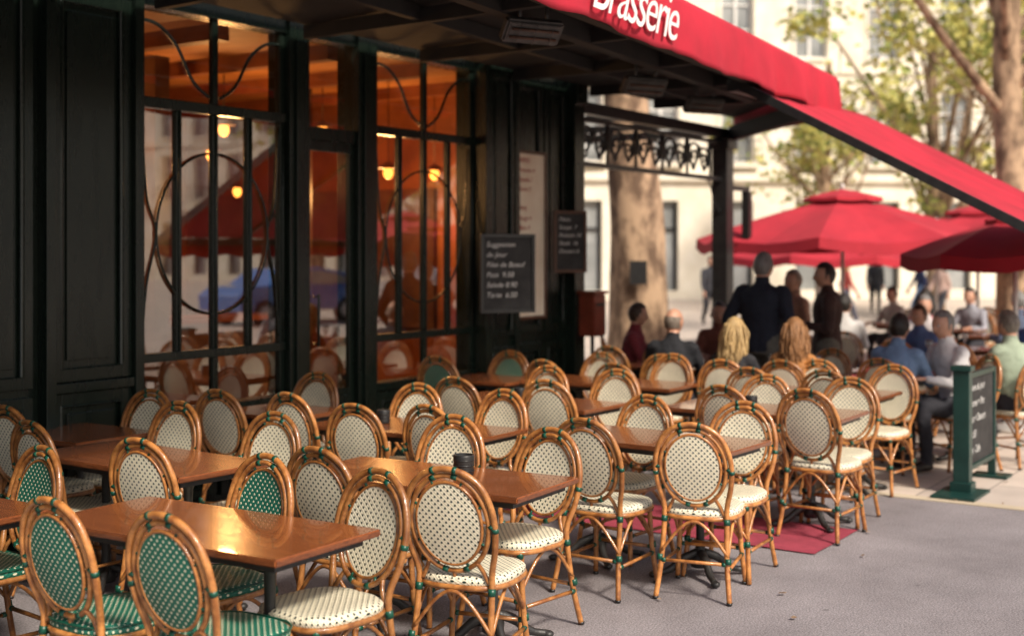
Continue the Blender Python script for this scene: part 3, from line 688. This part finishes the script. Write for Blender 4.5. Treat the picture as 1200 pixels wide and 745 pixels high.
# ---------------------------------------------------------------- parked cars
def car(loc,yaw,col):
    e=empty('parked_car',loc,yaw); mb=mat('car_paint',col,tuple(c*.8 for c in col),rough=.2,coat=1)
    bm=newbm()
    prof=[(-2.0,.35),(-2.05,.75),(-1.75,.92),(-1.2,.97),(-.6,1.36),(.5,1.42),(1.3,1.28),(1.85,1.0),(2.02,.85),(2.03,.35)]
    secs=[]
    for y,s in ((-.85,.0),(-.80,.05),(.80,.05),(.85,.0)):
        row=[]
        for (x,zz) in prof:
            yy=y*(1-.16*max(0,(zz-.95)/.45)); row.append(bm.verts.new((x,yy,zz+(.02 if s else 0))))
        secs.append(row)
    for a in range(3):
        for i in range(len(prof)):
            j=(i+1)%len(prof); bm.faces.new((secs[a][i],secs[a][j],secs[a+1][j],secs[a+1][i]))
    bm.faces.new(secs[0]); bm.faces.new(secs[-1][::-1])
    finish('body',bm,[mb],e,bevel=.03)
    bm=newbm()
    for s in (-1,1):
        for pts in (((-1.05,1.0),(-.52,1.31),(.05,1.36),(.05,1.0)),((.12,1.0),(.12,1.36),(.55,1.36),(1.2,1.22),(1.45,1.02))):
            vs=[bm.verts.new((x,s*(.855-.136*max(0,(zz-.95)/.45)+.004),zz)) for x,zz in pts]; bm.faces.new(vs)
    finish('windows',bm,[M_wing],e)
    bm=newbm()
    for x in (-1.3,1.3):
        for s in (-1,1):
            M=Matrix.Translation((x,s*.78,.32))@Matrix.Rotation(R(90),4,'X'); lathe(bm,[(.2,-.1),(.32,-.09),(.32,.09),(.2,.1)],24,0,M); lathe(bm,[(.05,-.115),(.19,-.105),(.19,.105),(.05,.115)],20,1,M)
    finish('wheels',bm,[M_blackm,M_alu],e)
car((24,-9.5,0),R(8),(.02,.14,.50)); car((31,-10,0),R(2),(.5,.5,.5))
# ---------------------------------------------------------------- people
M_skin=mat('skin',(.56,.31,.21),(.47,.24,.16),rough=.5,scale=9)
M_shoe=mat('shoe_leather',(.03,.02,.015),(.02,.014,.01),rough=.4)
M_eyew=mat('eye_white',(.7,.68,.66),rough=.2); M_iris=mat('iris',(.03,.02,.015),rough=.2); M_lip=mat('lips',(.36,.12,.09),rough=.5)
MC={}
def cloth(c):
    k=tuple(c)
    if k not in MC: MC[k]=mat('cloth',c,tuple(x*.75 for x in c),rough=.85,scale=5,bump=.5,bscale=14)
    return MC[k]
def hairm(c):
    k=('h',)+tuple(c)
    if k not in MC: MC[k]=mat('hair',c,tuple(x*.5 for x in c),rough=.5,scale=10,stretch=(6,6,1),bump=.5,bscale=40)
    return MC[k]
def closest(p,a,b):
    ab=b-a; t=max(0,min(1,(p-a).dot(ab)/max(1e-9,ab.dot(ab)))); return (p-(a+ab*t)).length
def person(name,x,y,yaw,pose='stand',top=(.1,.1,.1),legs=(.03,.03,.04),hair=(.03,.02,.015),hl='short',H=1.75,turn=0,lean=0.,bulk=1.,fem=False,detail=True):
    k=H/1.75; e=empty(name,(x,y,.005),R(yaw)); e.scale=(k,k,k)
    sw=.165 if fem else .185
    if pose=='sit':
        pel=V((0,0,.555)); kn=[V((.43,s*.12,.55)) for s in (1,-1)]; an=[V((.40,s*.13,.10)) for s in (1,-1)]; L0=lean
    elif pose=='walk':
        pel=V((0,0,.94)); kn=[V((.20,.09,.53)),V((-.04,-.09,.50))]; an=[V((.33,.09,.11)),V((-.34,-.09,.20))]; L0=.03
    else:
        pel=V((0,0,.95)); kn=[V((.02,.11,.51)),V((.04,-.11,.51))]; an=[V((-.01,.13,.09)),V((.0,-.13,.09))]; L0=lean
    def sp(h): return pel+V((L0*h/.53,0,h))
    rings=[(-.10,.150,.115),(-.03,.172,.13),(.06,.165,.122),(.16,.148 if fem else .160,.112),(.28,.165 if fem else .18,.125),(.38,sw,.125),(.45,sw*.96,.105),(.495,sw*.72,.085),(.53,.072,.068),(.57,.060,.062),(.62,.058,.060)]
    bm=newbm(); rv=[]
    for h,a,b in rings:
        c=sp(h); rr=bulk if h<.5 else 1
        rv.append([bm.verts.new(c+V((b*rr*math.cos(t),a*rr*math.sin(t),0))) for t in [2*math.pi*i/20 for i in range(20)]])
    for i in range(len(rv)-1):
        for q in range(20): bm.faces.new((rv[i][q],rv[i][(q+1)%20],rv[i+1][(q+1)%20],rv[i+1][q]))
    bm.faces.new(rv[0][::-1]); bm.faces.new(rv[-1])
    bones=[]; wr=[]
    for j,s in enumerate((1,-1)):
        sh=sp(.445)+V((0,s*(sw-.01)*bulk,0))
        if pose=='sit': el=sh+V((.13,s*.07,-.24)); w=el+V((.22,-s*.10,.04)); hd=V((1,-s*.3,-.1))
        elif pose=='walk': el=sh+V((-.10*s,s*.05,-.28)); w=el+V((.10-.05*s,0,-.23)); hd=V((.3,0,-1))
        elif pose=='talk' and s>0: el=sh+V((.02,s*.08,-.28)); w=el+V((.22,-.06,.06)); hd=V((1,-.3,.1))
        elif pose=='pockets': el=sh+V((-.07,s*.11,-.26)); w=el+V((.12,-s*.06,-.20)); hd=V((.2,-s*.2,-1))
        else: el=sh+V((-.01,s*.06,-.29)); w=el+V((.07,-s*.01,-.24)); hd=V((.2,0,-1))
        tube(bm,cr([sh+V((0,-s*.04,.01)),sh,(sh+el)/2,el,(el+w)/2,w],3),[.062*bulk]*4+[.058*bulk]*3+[.052*bulk]*3+[.046]*3+[.038]*2+[.034],12)
        bones+= [(sh,el,.055,0),(el,w,.04,0)]; wr.append((w,hd.normalized(),s))
        hp=pel+V((0,s*.09,-.02))
        tube(bm,cr([hp,(hp+kn[j])/2,kn[j],(kn[j]+an[j])/2,an[j]],4),[.098]*3+[.090]*2+[.08]*3+[.066]*3+[.062]*3+[.052]*3,12)
        bones+=[(hp,kn[j],.085,1),(kn[j],an[j],.055,1)]
        toe=an[j]+V((.17,s*.015,-.055)); heel=an[j]+V((-.045,0,-.05))
        if pose=='walk' and j==1: toe=an[j]+V((.12,0,-.13)); heel=an[j]+V((-.06,0,.0))
        tube(bm,[heel,an[j]+V((.03,0,-.04)),toe-V((.05,0,0)),toe],[.036,.045,.042,.026],10); tube(bm,[an[j],an[j]+V((.01,0,-.045))],[.045,.045],10)
        bones+=[(heel,toe,.045,2)]
    bones+=[(sp(-.02),sp(.47),.13,0),(sp(.53),sp(.64),.055,3)]
    if pose!='sit': bones+=[(sp(-.1),sp(-.02),.12,1)]
    bmesh.ops.recalc_face_normals(bm,faces=bm.faces)
    me=bpy.data.meshes.new('tmp'); bm.to_mesh(me); bm.free(); t=bpy.data.objects.new('tmp',me); COL.objects.link(t)
    r=t.modifiers.new('r','REMESH'); r.mode='VOXEL'; r.voxel_size=.016 if detail else .022; r.use_smooth_shade=True
    sm=t.modifiers.new('s','SMOOTH'); sm.factor=.6; sm.iterations=5
    tex=bpy.data.textures.new('folds','CLOUDS'); tex.noise_scale=.09
    dm=t.modifiers.new('d','DISPLACE'); dm.texture=tex; dm.strength=.026; dm.mid_level=.5
    dg=bpy.context.evaluated_depsgraph_get(); nm=bpy.data.meshes.new_from_object(t.evaluated_get(dg)); bpy.data.objects.remove(t)
    nm.materials.clear()
    for m_ in (cloth(top),cloth(legs),M_shoe,M_skin): nm.materials.append(m_)
    for p in nm.polygons:
        c=p.center; best=9; bi=0
        for a,b,rad,mi in bones:
            d=closest(c,a,b)-rad
            if d<best: best=d; bi=mi
        p.material_index=bi; p.use_smooth=True
    body=bpy.data.objects.new('body',nm); COL.objects.link(body); body.parent=e
    bm=newbm()
    for w,d,s in wr:
        side=V((0,0,1)).cross(d); side=side.normalized() if side.length>.3 else V((1,0,0))
        dn=V((0,0,-1)) if abs(d.z)<.7 else V((0,-s,0))
        tube(bm,[w-d*.02,w+d*.02,w+d*.06,w+d*.085],[.028,.034,.040,.036],10,flat=.5 if abs(d.z)<.7 else .9)
        for f in range(4):
            o_=(f-1.5)*.019; ln=(.068,.08,.075,.058)[f]; b0=w+d*.08+side*o_; b1=b0+d*ln*.45+dn*.006; b2=b1+d*ln*.3+dn*.018; b3=b2+d*ln*.15+dn*.02
            tube(bm,[b0,b1,b2,b3],[.0095,.009,.008,.006],6)
        ss=side*(-s if abs(d.z)<.7 else 1)
        tube(bm,[w+d*.025+ss*.025,w+d*.05+ss*.048,w+d*.075+ss*.055,w+d*.092+ss*.05],[.013,.011,.010,.007],6)
    finish('hands',bm,[M_skin],e,smooth=True)
    hc=sp(.60)+V((.022,0,.085)); ht=R(turn); bm=newbm()
    MT=Matrix.Translation(hc)@Matrix.Rotation(ht,4,'Z')@Matrix.Rotation(R(6 if pose=='sit' else 2),4,'Y')@Matrix.Scale(1.05,4)
    def shp(v,g=1.):
        x,y_,z_=v
        X=x*.098*g; Y=y_*.078*g; Z=z_*.120*g
        if z_<0:
            Y*=1-.30*(-z_)**1.6; 
            if x<0: X*=1-.35*(-z_)
            else: X*=1-.06*(-z_)
        if g==1. and x>0:
            ay=abs(y_)
            X+=.024*math.exp(-((z_+.22)/.15)**2-(y_/.13)**2)+.010*math.exp(-((z_+.02)/.22)**2-(y_/.10)**2)
            X-=.011*math.exp(-((z_-.05)/.13)**2-((ay-.38)/.2)**2)
            X+=.006*math.exp(-((z_-.22)/.08)**2-((ay-.3)/.3)**2)
            X+=.008*math.exp(-((z_+.52)/.10)**2-(y_/.25)**2)+.010*math.exp(-((z_+.82)/.14)**2-(y_/.3)**2)
        return V((X,Y,Z))
    r=bmesh.ops.create_uvsphere(bm,u_segments=36,v_segments=26,radius=1)
    for v in bm.verts: v.co=MT@shp(v.co)
    for s in (1,-1):
        ball(bm,MT@V((.079,s*.030,.006)),.010,.012,.010,2,10,8); ball(bm,MT@V((.0875,s*.030,.006)),.004,.006,.006,3,8,6)
        ball(bm,MT@V((-.002,s*.078,-.008)),.018,.008,.030,0,10,8)
        tube(bm,[MT@V((.088,s*.014,.028)),MT@V((.086,s*.030,.034)),MT@V((.074,s*.046,.028))],[.003,.004,.002],5,mi=1)
    ball(bm,MT@V((.090,0,-.062)),.006,.022,.006,4,10,6)
    r=bmesh.ops.create_uvsphere(bm,u_segments=36,v_segments=26,radius=1)
    rm=[]
    for v in r['verts']:
        x_,y_,z_=v.co
        keep=(x_<.25 and z_>-.35+.2*max(x_,0)) or (z_>.52+.18*max(0,x_-.5)) or (x_<-.3 and z_>-.62)
        if hl=='bald': keep=(x_<.15 and -.5<z_<.42)
        if hl=='long': keep=keep or (x_<.35 and z_>-.9)
        if not keep: rm.append(v)
    rms=set(rm); kv=[v for v in r['verts'] if v not in rms]
    for v in kv:
        co=v.co.copy(); g=1.08 if hl!='bald' else 1.035
        if hl=='long': g=1.16
        g+=.05*noise.noise(co*4.0+V((x*3,y,0)))
        v.co=MT@shp(co,g)
    fs=set()
    for v in kv:
        for f in v.link_faces: fs.add(f)
    for f in fs: f.material_index=1
    bmesh.ops.delete(bm,geom=rm,context='VERTS')
    if hl=='long':
        rd=random.Random(len(name)*7+int(x*10))
        for q in range(190):
            a=rd.uniform(R(85),R(275)); r0=rd.uniform(.082,.104); st=V((r0*math.cos(a)*1.0,r0*math.sin(a)*.85,rd.uniform(-.05,.08)))
            ln=rd.uniform(.18,.30); kx=rd.gauss(0,.012); ky=rd.gauss(0,.012)
            w1=V((st.x*1.15-.008+kx,st.y*1.25+ky,st.z-ln*.45)); w2=V((st.x*1.0-.03-kx,st.y*1.35+rd.gauss(0,.014),st.z-ln))
            tube(bm,[MT@p for p in cr([st,w1,w2],4)],[.007,.0085,.009,.009,.009,.008,.006,.005,.002],5,mi=1)
    for f in bm.faces: f.smooth=True
    finish('head',bm,[M_skin,hairm(hair),M_eyew,M_iris,M_lip],e,recalc=False)
    return e
grey=(.22,.21,.20); blonde=(.55,.37,.16); brown=(.06,.03,.015); dark=(.02,.014,.01); orange=(.34,.16,.06)
person('standing_man',11.15,4.65,-8,'pockets',top=(.010,.014,.028),legs=(.10,.095,.08),hair=grey,H=1.80,bulk=1.2)
person('standing_man',11.9,4.3,115,'talk',top=(.06,.028,.022),legs=(.16,.14,.11),hair=dark,H=1.70,bulk=1.15,turn=10)
person('standing_woman',12.6,4.9,150,'talk',top=(.45,.25,.17),legs=(.05,.05,.06),hair=(.3,.2,.12),hl='short',H=1.62,fem=True)
person('seated_woman',9.78,4.35,2,'sit',top=(.018,.018,.022),hair=blonde,hl='long',fem=True,H=1.62,lean=.05); chair(9.78,4.35,2)
person('seated_woman',10.02,3.92,5,'sit',top=(.40,.17,.05),hair=orange,hl='long',fem=True,H=1.62,lean=.06,turn=10); chair(10.02,3.92,4)
person('seated_man',10.2,5.12,10,'sit',top=(.012,.013,.018),hair=(.25,.2,.16),hl='bald',lean=.08,turn=-20,bulk=1.08,H=1.68); chair(10.2,5.12,10)
person('seated_man',11.55,6.25,-70,'sit',top=(.20,.022,.03),hair=brown,lean=.05,turn=25,H=1.66); chair(11.55,6.25,-70)
person('seated_man',12.4,5.65,200,'sit',top=(.26,.09,.06),hair=brown,lean=.05,H=1.66); chair(12.4,5.65,200)
person('seated_man',10.72,3.30,-5,'sit',top=(.16,.24,.38),hair=dark,lean=.10,H=1.66,bulk=1.05); chair(10.72,3.30,-5)
person('seated_man',11.05,2.85,140,'sit',top=(.70,.68,.68),hair=grey,lean=.12,H=1.70,turn=10,bulk=1.08); chair(11.05,2.85,140)
person('seated_man',11.55,2.50,60,'sit',top=(.33,.40,.30),hair=(.2,.17,.14),lean=.06,H=1.68,bulk=1.05); chair(11.55,2.50,60)
crowd=[('seated_woman',13.6,3.9,180,(.10,.16,.34),brown,'short',True),('seated_man',14.3,2.9,170,(.05,.12,.35),brown,'short',False),('seated_man',15.2,4.3,190,(.55,.5,.5),grey,'short',False),
('seated_woman',16.2,4.6,10,(.5,.2,.2),dark,'long',True),('seated_man',15.6,6.6,180,(.45,.40,.36),brown,'short',False),('seated_woman',17.6,3.6,185,(.6,.55,.5),brown,'short',True),
('seated_man',18.6,4.6,170,(.3,.3,.34),dark,'short',False),('seated_man',14.1,4.9,20,(.62,.6,.58),dark,'short',False),('seated_woman',16.9,6.0,200,(.35,.12,.1),orange,'long',True),
('seated_man',19.3,5.9,150,(.5,.45,.4),brown,'short',False),('seated_woman',19.0,3.9,30,(.55,.5,.55),blonde,'long',True),('seated_man',16.3,3.4,60,(.08,.1,.16),grey,'short',False)]
for i,(nm_,px,py,yw,tp,hr,hl_,fm) in enumerate(crowd):
    person(nm_,px,py,yw,'sit',top=tp,hair=hr,hl=hl_,lean=.04+.02*(i%4),H=1.62+.03*(i%4),fem=fm,turn=(i*37)%50-25,detail=False); chair(px,py,yw)
for tx_,ty_ in ((14.6,3.7),(15.7,4.5),(15.0,5.9),(16.9,3.0),(17.0,3.9),(18.1,4.7),(18.6,5.6)): table(tx_,ty_,0,True)
for cx_,cy_,ca in ((14.5,6.3,20),(16.0,2.5,0),(17.4,5.0,160),(14.0,5.9,0),(20,4.8,180)): chair(cx_,cy_,ca)
person('walking_man',33.5,9.6,120,'walk',top=(.02,.03,.09),legs=(.10,.16,.28),hair=dark,H=1.66,detail=False)
person('walking_man',36,11.6,200,'walk',top=(.015,.015,.02),legs=(.02,.02,.025),hair=dark,H=1.68,detail=False)
person('walking_woman',31,8.4,160,'walk',top=(.5,.35,.3),legs=(.03,.03,.04),hair=brown,hl='long',H=1.60,fem=True,detail=False)
person('walking_man',28,13,220,'walk',top=(.05,.05,.06),legs=(.04,.04,.05),hair=dark,H=1.70,detail=False)
person('walking_woman',30,10.4,300,'walk',top=(.55,.1,.08),legs=(.1,.1,.14),hair=blonde,hl='long',H=1.62,fem=True,detail=False)
# ---------------------------------------------------------------- light
EL=R(44); hx,hy=-.36,-.93
sundir=V((hx*math.cos(EL),hy*math.cos(EL),math.sin(EL))).normalized()
sl=bpy.data.lights.new('sun','SUN'); sl.energy=5; sl.angle=R(8); sl.color=(1,.90,.76); so=bpy.data.objects.new('sun',sl); COL.objects.link(so); so.rotation_euler=(-sundir).to_track_quat('-Z','Y').to_euler(); so.location=(-20,-20,40)
w=bpy.data.worlds.new('World'); S.world=w; w.use_nodes=True; N=w.node_tree.nodes; bg=N['Background']
sk=N.new('ShaderNodeTexSky'); sk.sky_type='NISHITA'; sk.sun_disc=False; sk.sun_elevation=EL; sk.sun_rotation=math.atan2(hx,hy)
sk.dust_density=4.0; sk.air_density=1.0
w.node_tree.links.new(sk.outputs[0],bg.inputs[0]); bg.inputs[1].default_value=.135
S.view_settings.view_transform='Standard'; S.view_settings.look='None'; S.view_settings.exposure=0
# ---------------------------------------------------------------- camera
cd=bpy.data.cameras.new('camera'); co=bpy.data.objects.new('camera',cd); COL.objects.link(co); S.camera=co
co.location=(0,0,1.83); co.rotation_euler=(R(90),0,-math.atan2(.832,.555)); cd.sensor_width=36; cd.lens=45; cd.shift_y=-.0654; cd.clip_end=2000
cd.dof.use_dof=True; cd.dof.focus_distance=5.9; cd.dof.aperture_fstop=1.4
